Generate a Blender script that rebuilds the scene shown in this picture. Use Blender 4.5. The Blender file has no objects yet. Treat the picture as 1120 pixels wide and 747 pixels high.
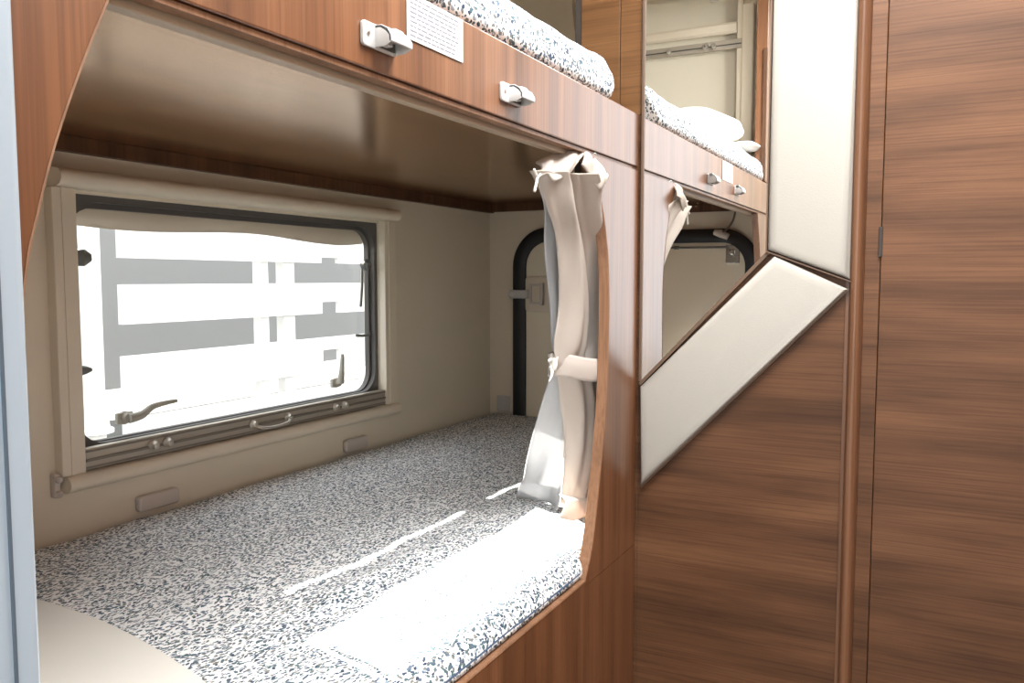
import bpy, bmesh, math, random
from mathutils import Vector, Matrix, noise
random.seed(7)
ZO = 1.2                      # the camera height above the floor; geometry below is written relative to eye level
C = bpy.context.scene.collection
S = bpy.context.scene

# ------------------------------------------------------------------ camera frame (for the lens and a few positions)
F_PX, CX, CY = 910.0, 560.0, 373.5
PITCH = math.atan((CY - 305.0) / F_PX)
YAW = math.atan((1033.0 - CX) / (F_PX / math.cos(PITCH)))
FH = Vector((math.cos(YAW), math.sin(YAW), 0)); RT = Vector((math.sin(YAW), -math.cos(YAW), 0))
FW = FH * math.cos(PITCH) + Vector((0, 0, -math.sin(PITCH))); UP = RT.cross(FW)

# ------------------------------------------------------------------ helpers
def new_obj(name, bm, mat, parent=None, base=None, smooth=None):
    me = bpy.data.meshes.new(name)
    bmesh.ops.recalc_face_normals(bm, faces=bm.faces)
    if parent is not None: base = Vector(parent['_b'])
    b = Vector(base) if base is not None else Vector((0, 0, 0))
    bmesh.ops.translate(bm, verts=bm.verts, vec=-b)
    bm.to_mesh(me); bm.free()
    o = bpy.data.objects.new(name, me); C.objects.link(o)
    if mat: me.materials.append(mat)
    if smooth is not None:
        for p in me.polygons: p.use_smooth = True
        if smooth > 0:
            me.set_sharp_from_angle(angle=math.radians(smooth))
    o['_b'] = tuple(b)
    if parent is not None:
        pb = Vector(parent['_b']); o.parent = parent
        o.location = (0, 0, 0)
    else:
        o.location = b + Vector((0, 0, ZO))
    return o

def empty(name, base):
    o = bpy.data.objects.new(name, None); C.objects.link(o)
    o.empty_display_size = .05
    o['_b'] = tuple(base); o.location = Vector(base) + Vector((0, 0, ZO))
    return o

def thing(name, base, label, cat, group=None):
    o = empty(name, base); return tag(o, label, cat, group)

def tag(o, label, cat, group=None):
    o['label'] = label; o['category'] = cat
    if group: o['group'] = group
    return o

def structure(o): o['kind'] = 'structure'; return o

def copy_tree(o, parent=None):
    c = o.copy(); C.objects.link(c)
    if parent is not None: c.parent = parent
    for ch in list(o.children): copy_tree(ch, c)
    return c

def bevel(bm, geom_edges, w, seg=2):
    if w > 0 and geom_edges:
        bmesh.ops.bevel(bm, geom=geom_edges, offset=w, segments=seg, profile=.5, affect='EDGES', clamp_overlap=True)

def box(bm, x0, x1, y0, y1, z0, z1, bev=0, seg=2):
    t = bmesh.new()
    bmesh.ops.create_cube(t, size=1)
    bmesh.ops.scale(t, vec=(x1 - x0, y1 - y0, z1 - z0), verts=t.verts)
    bmesh.ops.translate(t, vec=((x0 + x1) / 2, (y0 + y1) / 2, (z0 + z1) / 2), verts=t.verts)
    bevel(t, list(t.edges), bev, seg)
    merge(bm, t); return bm

def merge(bm, t, mat=None):
    me = bpy.data.meshes.new('tmp')
    if mat is not None: bmesh.ops.transform(t, matrix=mat, verts=t.verts)
    t.to_mesh(me); t.free(); bm.from_mesh(me); bpy.data.meshes.remove(me)

def prism(bm, pts, plane, d0, d1, bev=0, seg=2):
    """pts: 2-D outline; plane 'xz' (extruded in y), 'yz' (in x) or 'xy' (in z)."""
    def P(a, b, d):
        return {'xz': (a, d, b), 'yz': (d, a, b), 'xy': (a, b, d)}[plane]
    t = bmesh.new()
    v0 = [t.verts.new(P(a, b, d0)) for a, b in pts]
    v1 = [t.verts.new(P(a, b, d1)) for a, b in pts]
    n = len(pts)
    t.faces.new(v0); t.faces.new(list(reversed(v1)))
    for i in range(n):
        j = (i + 1) % n
        t.faces.new((v0[i], v1[i], v1[j], v0[j]))
    bmesh.ops.recalc_face_normals(t, faces=t.faces)
    if bev > 0:
        sharp = [e for e in t.edges if len(e.link_faces) == 2 and e.calc_face_angle(0) > math.radians(30)]
        bevel(t, sharp, bev, seg)
    bmesh.ops.triangulate(t, faces=[f for f in t.faces if len(f.verts) > 4])
    merge(bm, t); return bm

def tube(bm, pts, r, n=10, closed=False, caps=True):
    pts = [Vector(p) for p in pts]; m = len(pts)
    rings = []
    prev = None
    for i, p in enumerate(pts):
        if closed: d = pts[(i + 1) % m] - pts[i - 1]
        else: d = pts[min(i + 1, m - 1)] - pts[max(i - 1, 0)]
        d.normalize()
        if prev is None:
            a = Vector((0, 0, 1)) if abs(d.z) < .9 else Vector((1, 0, 0))
            u = d.cross(a).normalized()
        else:
            u = (prev - d * prev.dot(d)).normalized()
        prev = u; v = d.cross(u)
        rr = r[i] if isinstance(r, (list, tuple)) else r
        rings.append([bm.verts.new(p + (u * math.cos(2 * math.pi * k / n) + v * math.sin(2 * math.pi * k / n)) * rr) for k in range(n)])
    rng = range(m) if closed else range(m - 1)
    for i in rng:
        a, b = rings[i], rings[(i + 1) % m]
        for k in range(n):
            bm.faces.new((a[k], a[(k + 1) % n], b[(k + 1) % n], b[k]))
    if not closed and caps:
        bm.faces.new(rings[0]); bm.faces.new(list(reversed(rings[-1])))
    return bm

def cyl(bm, p0, p1, r, n=20, r2=None):
    return tube(bm, [p0, p1], [r, r2 if r2 is not None else r], n)

def lathe(bm, origin, axis, prof, n=24):
    axis = Vector(axis).normalized(); a = Vector((0, 0, 1)) if abs(axis.z) < .9 else Vector((1, 0, 0))
    u = axis.cross(a).normalized(); v = axis.cross(u); o = Vector(origin)
    rings = []
    for h, r in prof:
        rings.append([bm.verts.new(o + axis * h + (u * math.cos(2 * math.pi * k / n) + v * math.sin(2 * math.pi * k / n)) * max(r, 1e-5)) for k in range(n)])
    for a_, b_ in zip(rings, rings[1:]):
        for k in range(n): bm.faces.new((a_[k], a_[(k + 1) % n], b_[(k + 1) % n], b_[k]))
    bm.faces.new(rings[0]); bm.faces.new(list(reversed(rings[-1])))
    return bm

def rounded_rect(u0, u1, v0, v1, r, n=8):
    out = []
    for cx, cy, a0 in ((u1 - r, v1 - r, 0), (u0 + r, v1 - r, 90), (u0 + r, v0 + r, 180), (u1 - r, v0 + r, 270)):
        for k in range(n + 1):
            a = math.radians(a0 + 90 * k / n); out.append((cx + r * math.cos(a), cy + r * math.sin(a)))
    return out

def ring_prism(bm, outer, inner, plane, d0, d1):
    """frame between two outlines with the same number of points"""
    def P(a, b, d):
        return {'xz': (a, d, b), 'yz': (d, a, b), 'xy': (a, b, d)}[plane]
    L = []
    for pts in (outer, inner):
        for d in (d0, d1): L.append([bm.verts.new(P(a, b, d)) for a, b in pts])
    o0, o1, i0, i1 = L; n = len(outer)
    for k in range(n):
        j = (k + 1) % n
        bm.faces.new((o0[k], o0[j], o1[j], o1[k])); bm.faces.new((i0[k], i1[k], i1[j], i0[j]))
        bm.faces.new((o0[k], i0[k], i0[j], o0[j])); bm.faces.new((o1[k], o1[j], i1[j], i1[k]))
    return bm

def spline(pts, n):
    """Catmull-Rom through tuples of any length"""
    m = len(pts); out = []
    for i in range(n):
        t = i / (n - 1) * (m - 1); k = min(int(t), m - 2); s = t - k
        p0, p1, p2, p3 = pts[max(k - 1, 0)], pts[k], pts[k + 1], pts[min(k + 2, m - 1)]
        out.append(tuple(.5 * (2 * b + (c - a) * s + (2 * a - 5 * b + 4 * c - d) * s * s + (3 * b - a - 3 * c + d) * s ** 3)
                         for a, b, c, d in zip(p0, p1, p2, p3)))
    return out

def sheet(bm, grid):
    rows = [[bm.verts.new(p) for p in r] for r in grid]
    for a, b in zip(rows, rows[1:]):
        for k in range(len(a) - 1): bm.faces.new((a[k], a[k + 1], b[k + 1], b[k]))
    return bm

def solid(o, th, sub=0):
    m = o.modifiers.new('thickness', 'SOLIDIFY'); m.thickness = th; m.offset = 0
    if sub:
        s = o.modifiers.new('smooth', 'SUBSURF'); s.levels = sub; s.render_levels = sub
    return o

# ------------------------------------------------------------------ materials
def nodes(name):
    m = bpy.data.materials.new(name); m.use_nodes = True
    nt = m.node_tree; b = nt.nodes['Principled BSDF']
    return m, nt, b

def plain(name, col, rough=.5, metal=0, bump=0, bscale=200, spec=.5, var=0.0):
    m, nt, b = nodes(name)
    b.inputs['Base Color'].default_value = (*col, 1); b.inputs['Roughness'].default_value = rough
    b.inputs['Metallic'].default_value = metal; b.inputs['Specular IOR Level'].default_value = spec
    tc = nt.nodes.new('ShaderNodeTexCoord')
    nz = nt.nodes.new('ShaderNodeTexNoise'); nz.inputs['Scale'].default_value = bscale; nz.inputs['Detail'].default_value = 3
    nt.links.new(tc.outputs['Object'], nz.inputs['Vector'])
    if var > 0:
        n2 = nt.nodes.new('ShaderNodeTexNoise'); n2.inputs['Scale'].default_value = 6
        nt.links.new(tc.outputs['Object'], n2.inputs['Vector'])
        mx = nt.nodes.new('ShaderNodeMix'); mx.data_type = 'RGBA'
        mx.inputs[6].default_value = (*[c * (1 - var) for c in col], 1); mx.inputs[7].default_value = (*[min(1, c * (1 + var)) for c in col], 1)
        nt.links.new(n2.outputs[0], mx.inputs[0]); nt.links.new(mx.outputs[2], b.inputs['Base Color'])
    if bump > 0:
        bp = nt.nodes.new('ShaderNodeBump'); bp.inputs['Strength'].default_value = bump; bp.inputs['Distance'].default_value = .002
        nt.links.new(nz.outputs[0], bp.inputs['Height']); nt.links.new(bp.outputs[0], b.inputs['Normal'])
    return m

def wood(name, axis, dark, mid, light, rough=.38, fine=260, broad=26, coat=.0, fmix=.55, spec=.5, crough=.22):
    m, nt, b = nodes(name); N = nt.nodes.new; L = nt.links.new
    tc = N('ShaderNodeTexCoord')
    def stretched(across, along, detail, rough_=.6):
        mp = N('ShaderNodeMapping'); sc = [across] * 3; sc['xyz'.index(axis)] = along
        mp.inputs['Scale'].default_value = sc; L(tc.outputs['Object'], mp.inputs['Vector'])
        nz = N('ShaderNodeTexNoise'); nz.inputs['Scale'].default_value = 1; nz.inputs['Detail'].default_value = detail
        nz.inputs['Roughness'].default_value = rough_; nz.inputs['Distortion'].default_value = .25
        L(mp.outputs[0], nz.inputs['Vector']); return nz
    a = stretched(broad, 1.1, 5); f = stretched(fine, 3.0, 3)
    r1 = N('ShaderNodeValToRGB'); e = r1.color_ramp.elements
    e[0].position = .30; e[0].color = (*dark, 1); e[1].position = .72; e[1].color = (*light, 1)
    k = r1.color_ramp.elements.new(.5); k.color = (*mid, 1)
    L(a.outputs[0], r1.inputs[0])
    r2 = N('ShaderNodeValToRGB'); e2 = r2.color_ramp.elements
    e2[0].position = .33; e2[0].color = (.52, .49, .47, 1); e2[1].position = .56; e2[1].color = (1.05, 1.05, 1.05, 1)
    L(f.outputs[0], r2.inputs[0])
    mx = N('ShaderNodeMix'); mx.data_type = 'RGBA'; mx.blend_type = 'MULTIPLY'; mx.inputs[0].default_value = fmix
    L(r1.outputs[0], mx.inputs[6]); L(r2.outputs[0], mx.inputs[7]); L(mx.outputs[2], b.inputs['Base Color'])
    b.inputs['Roughness'].default_value = rough; b.inputs['Coat Weight'].default_value = coat; b.inputs['Coat Roughness'].default_value = crough; b.inputs['Specular IOR Level'].default_value = spec
    bp = N('ShaderNodeBump'); bp.inputs['Strength'].default_value = .12; bp.inputs['Distance'].default_value = .001
    L(f.outputs[0], bp.inputs['Height']); L(bp.outputs[0], b.inputs['Normal'])
    return m

WD, WM, WL = (.100, .037, .0145), (.168, .068, .028), (.235, .103, .047)
M = {}
M['wood_z'] = wood('walnut_upright_grain', 'z', WD, WM, WL, .40, coat=.6)
M['wood_y'] = wood('walnut_cross_grain', 'y', (.060, .027, .013), (.118, .054, .026), (.185, .088, .043), .45, 330, 11, 0, .58, .3)
M['wood_column'] = wood('walnut_column', 'y', (.09, .04, .015), (.15, .072, .028), (.21, .105, .045), .4, 240, 16, 0, .5, .3)
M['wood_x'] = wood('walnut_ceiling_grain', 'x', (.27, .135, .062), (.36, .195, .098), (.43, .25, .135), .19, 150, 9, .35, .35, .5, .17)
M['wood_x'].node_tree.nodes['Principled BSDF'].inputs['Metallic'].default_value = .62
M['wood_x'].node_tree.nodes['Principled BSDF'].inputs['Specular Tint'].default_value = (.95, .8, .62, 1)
M['wood_bead'] = wood('walnut_bead', 'z', (.11, .05, .026), (.155, .073, .038), (.2, .095, .05), .3)
M['wood_dark'] = wood('walnut_dark_batten', 'z', (.06, .028, .014), (.1, .045, .022), (.14, .065, .03), .45, 120, 30)
M['edge_band'] = wood('oak_edge_band', 'z', (.18, .092, .05), (.25, .13, .072), (.31, .17, .1), .4)
M['lip'] = plain('pale_lip_profile', (.42, .33, .24), .4)
M['gap'] = plain('dark_joint', (.03, .022, .018), .7)
M['trim_brown'] = plain('brown_rubber_edge', (.12, .075, .05), .5)
M['wall'] = plain('cream_wall_lining', (.76, .695, .575), .55, bump=.06, bscale=300, var=.02)
M['blind'] = plain('cream_blind_plastic', (.77, .70, .58), .4)
M['blind_cloth'] = plain('cream_blind_cloth', (.76, .715, .63), .8)
M['hatch'] = plain('cream_hatch_skin', (.88, .81, .66), .45, bump=.05, bscale=250)
M['pad'] = plain('cream_leatherette', (.395, .38, .345), .5, bump=.12, bscale=420)
M['cushion'] = plain('beige_cushion_cloth', (.64, .62, .575), .7, bump=.1, bscale=500)
M['rubber'] = plain('black_rubber_seal', (.012, .013, .016), .45)
M['rubber_grey'] = plain('grey_rubber_seal', (.10, .095, .09), .5)
M['alu'] = plain('brushed_aluminium', (.46, .42, .36), .5, .45)
M['knob'] = plain('dull_steel', (.55, .52, .46), .4, .6)
M['groove'] = plain('shadow_grey_groove', (.2, .18, .15), .5)
M['chrome'] = plain('bright_steel', (.7, .7, .69), .22, .95)
M['jamb'] = plain('door_jamb_aluminium', (.42, .50, .57), .4, .35)
M['jamb_dark'] = plain('door_jamb_groove', (.10, .13, .16), .4, .3)
M['white_plastic'] = plain('white_plastic', (.56, .56, .56), .35)
M['dark_recess'] = plain('dark_plastic_recess', (.08, .075, .07), .6)
M['grey_plastic'] = plain('warm_grey_plastic', (.60, .55, .51), .5)
M['paper'] = plain('white_paper', (.62, .62, .615), .8)
M['ink'] = plain('pale_grey_print', (.2, .2, .24), .8)
M['linen'] = plain('beige_linen', (.61, .55, .495), .9, bump=.35, bscale=900, var=.04)
M['lining'] = plain('white_curtain_lining', (.60, .61, .63), .85, bump=.2, bscale=700)
M['tie_cloth'] = plain('taupe_tieback_linen', (.46, .41, .37), .9, bump=.35, bscale=900)
M['pillow'] = plain('white_pillow_cotton', (.85, .83, .78), .85, bump=.1, bscale=400)
M['cable'] = plain('brown_cable', (.11, .075, .05), .5)
M['floor'] = wood('floor_laminate', 'x', (.07, .04, .025), (.10, .06, .038), (.13, .08, .05), .4, 120, 12)
M['slat'] = plain('white_painted_slat', (.92, .92, .9), .5)
M['building'] = plain('grey_render', (.29, .29, .285), .9)
M['pave'] = plain('dark_paving', (.13, .13, .12), .9)
M['handle_grey'] = plain('grey_lever_plastic', (.42, .41, .36), .5)
M['arm'] = plain('dark_hinge_arm', (.16, .17, .16), .45)

def fabric_thin(m, t):
    """let some light through cloth"""
    nt = m.node_tree; b = nt.nodes['Principled BSDF']; out = [n for n in nt.nodes if n.type == 'OUTPUT_MATERIAL'][0]
    tr = nt.nodes.new('ShaderNodeBsdfTranslucent'); tr.inputs[0].default_value = b.inputs['Base Color'].default_value
    mx = nt.nodes.new('ShaderNodeMixShader'); mx.inputs[0].default_value = t
    nt.links.new(b.outputs[0], mx.inputs[1]); nt.links.new(tr.outputs[0], mx.inputs[2]); nt.links.new(mx.outputs[0], out.inputs[0])
fabric_thin(M['linen'], .22); fabric_thin(M['lining'], .3); fabric_thin(M['blind_cloth'], .6)

def floral(name, scale=120):
    m, nt, b = nodes(name); N = nt.nodes.new; L = nt.links.new
    tc = N('ShaderNodeTexCoord')
    nz = N('ShaderNodeTexNoise'); nz.inputs['Scale'].default_value = 60; nz.inputs['Detail'].default_value = 2
    L(tc.outputs['Object'], nz.inputs['Vector'])
    sub = N('ShaderNodeVectorMath'); sub.operation = 'SUBTRACT'; sub.inputs[1].default_value = (.5, .5, .5); L(nz.outputs['Color'], sub.inputs[0])
    sc = N('ShaderNodeVectorMath'); sc.operation = 'SCALE'; sc.inputs['Scale'].default_value = .014; L(sub.outputs[0], sc.inputs[0])
    ad = N('ShaderNodeVectorMath'); ad.operation = 'ADD'; L(tc.outputs['Object'], ad.inputs[0]); L(sc.outputs[0], ad.inputs[1])
    col_out = None
    base = (.83, .84, .85, 1)
    def layer(rot, scl, thr, seed, cols, prev):
        mp = N('ShaderNodeMapping'); mp.inputs['Rotation'].default_value = (0, 0, rot); mp.inputs['Scale'].default_value = scl
        mp.inputs['Location'].default_value = (seed, seed * 1.7, seed * .3); L(ad.outputs[0], mp.inputs['Vector'])
        vo = N('ShaderNodeTexVoronoi'); vo.inputs['Scale'].default_value = scale; vo.inputs['Randomness'].default_value = .9
        L(mp.outputs[0], vo.inputs['Vector'])
        lt = N('ShaderNodeMath'); lt.operation = 'LESS_THAN'; lt.inputs[1].default_value = thr; L(vo.outputs['Distance'], lt.inputs[0])
        sp = N('ShaderNodeSeparateColor'); L(vo.outputs['Color'], sp.inputs[0])
        rp = N('ShaderNodeValToRGB'); rp.color_ramp.interpolation = 'CONSTANT'
        els = rp.color_ramp.elements
        while len(els) < len(cols): els.new(.5)
        for i, c in enumerate(cols):
            els[i].position = i / len(cols); els[i].color = (*c, 1)
        L(sp.outputs[0], rp.inputs[0])
        mx = N('ShaderNodeMix'); mx.data_type = 'RGBA'; L(lt.outputs[0], mx.inputs[0]); L(rp.outputs[0], mx.inputs[7])
        if prev is None: mx.inputs[6].default_value = base
        else: L(prev, mx.inputs[6])
        return mx.outputs[2]
    navy, slate, teal, taupe, pale = (.022, .042, .085), (.085, .12, .18), (.06, .115, .135), (.17, .175, .165), (.34, .39, .45)
    c = layer(.5, (1.0, 1.9, 1.3), .43, 0.0, [slate, pale, teal, taupe, navy, teal], None)
    c = layer(-.9, (1.0, 1.9, 1.3), .36, 3.3, [navy, teal, taupe, pale, slate, teal], c)
    L(c, b.inputs['Base Color']); b.inputs['Roughness'].default_value = .85
    n3 = N('ShaderNodeTexNoise'); n3.inputs['Scale'].default_value = 18; n3.inputs['Detail'].default_value = 4; L(tc.outputs['Object'], n3.inputs['Vector'])
    bp = N('ShaderNodeBump'); bp.inputs['Strength'].default_value = .25; bp.inputs['Distance'].default_value = .01
    L(n3.outputs[0], bp.inputs['Height']); L(bp.outputs[0], b.inputs['Normal'])
    return m
M['floral'] = floral('blue_leaf_print_cotton')
M['piping'] = plain('navy_seam_piping', (.06, .10, .17), .8)

def mirror_mat():
    m, nt, b = nodes('silvered_mirror')
    b.inputs['Base Color'].default_value = (.93, .94, .93, 1); b.inputs['Metallic'].default_value = 1; b.inputs['Roughness'].default_value = 0.0
    return m
M['mirror'] = mirror_mat()
def pane_mat():
    m, nt, b = nodes('acrylic_pane'); out = [n for n in nt.nodes if n.type == 'OUTPUT_MATERIAL'][0]
    tr = nt.nodes.new('ShaderNodeBsdfTransparent'); tr.inputs[0].default_value = (.93, .93, .92, 1)
    gl = nt.nodes.new('ShaderNodeBsdfGlossy'); gl.inputs['Roughness'].default_value = .02
    mx = nt.nodes.new('ShaderNodeMixShader')
    mx.inputs[0].default_value = .05; nt.links.new(tr.outputs[0], mx.inputs[1]); nt.links.new(gl.outputs[0], mx.inputs[2]); nt.links.new(mx.outputs[0], out.inputs[0])
    return m
M['pane'] = pane_mat()

# ------------------------------------------------------------------ room dimensions
W = 1.36            # inner face of the window wall
XF = 2.462          # inner face of the far end wall
XN = .16            # inner face of the near end wall (entrance side)
YF = .50            # front face of the bunks
XM = 1.475          # face of the bathroom partition with the mirror
YR = -.95           # wall across the aisle
ZF, ZC = -1.2, .95  # floor, ceiling
WX0, WX1, WZ0, WZ1 = .944, 1.84, -.305, .150   # window opening
# hatch opening in both end walls (y and z range)
HY0, HY1, HZ0, HZ1 = .556, 1.244, -.75, .143

def wall_with_hole(bm, plane_axis, d0, d1, u0, u1, v0, v1, holes):
    """holes sorted along u, none overlapping; boxes around them"""
    def B(a0, a1, b0, b1):
        if a1 - a0 < 1e-4 or b1 - b0 < 1e-4: return
        if plane_axis == 'x': box(bm, d0, d1, a0, a1, b0, b1)
        elif plane_axis == 'y': box(bm, a0, a1, d0, d1, b0, b1)
        else: box(bm, a0, a1, b0, b1, d0, d1)
    cur = u0
    for h in holes:
        B(cur, h[0], v0, v1); B(h[0], h[1], v0, h[2]); B(h[0], h[1], h[3], v1); cur = h[1]
    B(cur, u1, v0, v1)

bm = bmesh.new(); wall_with_hole(bm, 'y', W, W + .05, .05, XF + .05, ZF, ZC, [(WX0, WX1, WZ0, WZ1)])
structure(new_obj('wall_left', bm, M['wall']))
bm = bmesh.new(); box(bm, XF, XF + .05, YF, W, ZF, ZC)
structure(new_obj('wall_end', bm, M['wall']))
bm = bmesh.new(); wall_with_hole(bm, 'x', .05, XN, YR - .05, W, ZF, ZC, [(-.40, .31, ZF, .84), (.66, 1.26, .42, .92)])
structure(new_obj('wall_entry', bm, M['wall']))
bm = bmesh.new(); box(bm, .05, XM + .03, YR - .05, YR, ZF, ZC)
structure(new_obj('wall_right', bm, M['wood_z']))
SKX0, SKX1, SKY0, SKY1 = .50, 1.15, -.30, .30
bm = bmesh.new(); wall_with_hole(bm, 'z', ZC, ZC + .05, .05, XF + .05, YR - .05, W + .05, [(SKX0, SKX1, SKY0, SKY1)])
structure(new_obj('ceiling', bm, M['wall']))
bm = bmesh.new(); box(bm, .05, XF + .05, YR - .05, W + .05, ZF - .05, ZF)
structure(new_obj('floor', bm, M['floor']))

# bathroom partition: face panel at XM with its return into the bunk, plus the closing wall behind
bm = bmesh.new()
box(bm, XM, XM + .03, .143, .499, ZF, ZC, .001); box(bm, XM, XM + .03, .499, .5405, ZF, .297, .001)
structure(new_obj('wall_partition', bm, M['wood_y'], base=(XM, .3, 0)))
bm = bmesh.new(); box(bm, XM - .001, XM + .03, .4995, .5405, .2975, ZC, .001); box(bm, XM, XM + .03, .542, .6185, ZF, ZC, .001)
structure(new_obj('wall_return', bm, M['wood_column'], base=(XM, .55, 0)))
bm = bmesh.new(); box(bm, XM + .002, XM + .03, .619, .632, ZF, ZC, .001); structure(new_obj('trim_6', bm, M['gap'], base=(XM, .62, 0)))
bm = bmesh.new(); box(bm, XM + .03, XF + .05, .46, .49, ZF, ZC)
box(bm, XM + .034, XM + .06, YR - .05, .46, ZF, ZC)
structure(new_obj('wall_closing', bm, M['wall']))
# upright bead, recessed strip and door to the right of it
bm = bmesh.new()
t = [(.1435, XM + .02), (.1435, XM - .004), (.139, XM - .004)]
for k in range(13):
    a = math.pi * k / 12; t.append((.1285 + .0095 * math.cos(a), XM - .004 - .012 * math.sin(a)))
t += [(.117, XM - .001), (.117, XM + .02)]
v = [[bm.verts.new((x, y, z)) for y, x in t] for z in (ZF, ZC)]
for k in range(len(t)):
    j = (k + 1) % len(t); bm.faces.new((v[0][k], v[0][j], v[1][j], v[1][k]))
bm.faces.new(v[0]); bm.faces.new(v[1])
structure(new_obj('trim_1', bm, M['wood_bead'], base=(XM, .12, 0), smooth=40))
bm = bmesh.new(); box(bm, XM + .002, XM + .03, .0935, .117, ZF, ZC, .001)
structure(new_obj('trim_2', bm, M['wood_y'], base=(XM, .1, 0)))
door = structure(empty('door_1', (XM, .05, ZF)))
bm = bmesh.new(); box(bm, XM, XM + .03, -.72, .0926, ZF + .01, ZC - .02, .0015)
new_obj('door_leaf', bm, M['wood_y'], door)
bm = bmesh.new(); box(bm, XM - .0025, XM + .004,   .0905, .0965, .035, .084, .001)
new_obj('door_catch', bm, M['gap'], door)
bm = bmesh.new(); box(bm, XM + .004, XM + .03, YR, -.722, ZF, ZC, .001); box(bm, XM + .015, XM + .03, -.722, .0935, ZC - .02, ZC)
structure(new_obj('trim_3', bm, M['wood_y'], base=(XM, -.8, 0)))

# ------------------------------------------------------------------ mirror and the two padded panels on the partition
mir = thing('mirror', (XM, .3, .3), 'wall mirror with a slanted lower edge reflecting the bunks, above the diagonal padded panel', 'mirror')
mpts = [(.4915, ZC - .06), (.4915, -.188), (.272, .045), (.272, ZC - .06)]
bm = bmesh.new(); prism(bm, mpts, 'yz', XM - .005, XM - .0005)
new_obj('mirror_glass', bm, M['mirror'], mir)
bm = bmesh.new(); box(bm, XM - .008, XM - .0005, .4915, .497, -.19, ZC - .055, .001)
ln = math.hypot(.2195, .233); dy, dz = -.2195 / ln, .233 / ln; ny, nz = -dz, dy
ny, nz = -.233 / ln, -.2195 / ln
prism(bm, [(.4955, -.192), (.4955 + ny * .006, -.192 + nz * .006), (.270 + ny * .006, .047 + nz * .006), (.270, .047)], 'yz', XM - .012, XM - .0005)
new_obj('mirror_edging', bm, M['trim_brown'], mir)

def pad(bm, pts, x0, x1):
    """padded panel: outline in yz with a softly domed face"""
    n0 = len(pts)
    cy_ = sum(p[0] for p in pts) / n0; cz_ = sum(p[1] for p in pts) / n0
    def inset(d):
        out = []
        for i in range(n0):
            p, a, b = Vector(pts[i]), Vector(pts[i - 1]), Vector(pts[(i + 1) % n0])
            e1 = (p - a).normalized(); e2 = (b - p).normalized()
            n1 = Vector((-e1.y, e1.x)); n2 = Vector((-e2.y, e2.x))
            if n1.dot(Vector((cy_, cz_)) - p) < 0: n1 = -n1
            if n2.dot(Vector((cy_, cz_)) - p) < 0: n2 = -n2
            bis = (n1 + n2).normalized(); out.append(p + bis * (d / max(.3, bis.dot(n1))))
        return out
    rings = []
    for d, x in ((0, x1), (0, x0 + .010), (.0012, x0 + .006), (.004, x0 + .003), (.008, x0 + .0012), (.016, x0)):
        rings.append([bm.verts.new((x, p[0], p[1])) for p in inset(d)])
    for a, b in zip(rings, rings[1:]):
        for i in range(n0):
            j = (i + 1) % n0; bm.faces.new((a[i], a[j], b[j], b[i]))
    bm.faces.new(rings[0]); bm.faces.new(rings[-1])
PX = XM - .022
p1 = thing('padded_panel', (XM, .2, .2), 'tall upright cream padded panel on the wardrobe wall, right of the mirror', 'padded panel')
bm = bmesh.new(); pad(bm, [(.2685, ZC - .05), (.1375, ZC - .05), (.1375, -.0005), (.2685, .049)], PX, XM - .001)
new_obj('upholstery', bm, M['pad'], p1, smooth=50)
bm = bmesh.new(); prism(bm, [(.2715, ZC - .05), (.2692, ZC - .05), (.2692, .0475), (.138, -.0022), (.134, -.006), (.2715, .0455)], 'yz', XM - .016, XM - .0005)
new_obj('edging', bm, M['trim_brown'], p1)
p2 = thing('padded_panel', (XM, .3, -.2), 'slanting cream padded panel running diagonally below the mirror', 'padded panel')
bm = bmesh.new(); pad(bm, [(.2570, .0385), (.1400, -.0170), (.4880, -.3830), (.4910, -.1980)], PX, XM - .001)
new_obj('upholstery', bm, M['pad'], p2, smooth=50)
bm = bmesh.new(); prism(bm, [(.137, -.0170), (.4885, -.3875), (.4908, -.380), (.142, -.0150)], 'yz', XM - .012, XM - .0005)
new_obj('edging', bm, M['trim_brown'], p2)

# ------------------------------------------------------------------ bunk front
far_edge = [(1.229, .196), (1.262, .155), (1.288, .112), (1.306, .065), (1.318, .008), (1.320, -.085), (1.310, -.217), (1.290, -.31), (1.261, -.416), (1.243, -.458), (1.222, -.489)]
near_edge = [(.385, .196), (.362, .145), (.340, .089), (.325, .04), (.316, .003), (.305, -.085), (.306, -.217), (.322, -.31), (.345, -.416), (.360, -.458), (.380, -.489)]
far_edge = spline(far_edge, 40); near_edge = spline(near_edge, 40)
XP = XM - .012
sur = thing('bunk_surround', (.8, .52, ZF), 'walnut front of the lower bunk with a shaped opening, below the clips', 'bunk front')
bm = bmesh.new()
prism(bm, [(XP, .1955)] + far_edge + [(1.222, -.4965), (XP, -.4965)], 'xz', YF, YF + .018)
box(bm, XP, XP + .006, YF + .004, YF + .018, -.4965, .1955)
new_obj('side_panel', bm, M['wood_z'], sur)
bm = bmesh.new()
prism(bm, [(XN, .1955)] + near_edge + [(.380, -.4965), (XN, -.4965)], 'xz', YF, YF + .018)
new_obj('side_panel', bm, M['wood_z'], sur)
bm = bmesh.new(); prism(bm, [(XN, -.498), (.380, -.498), (.380, -.490), (1.222, -.490), (1.222, -.498), (XP, -.498), (XP, ZF), (XN, ZF)], 'xz', YF, YF + .018)
box(bm, XP, XP + .006, YF + .004, YF + .018, ZF, -.498)
new_obj('lower_panel', bm, M['wood_z'], sur)
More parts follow.
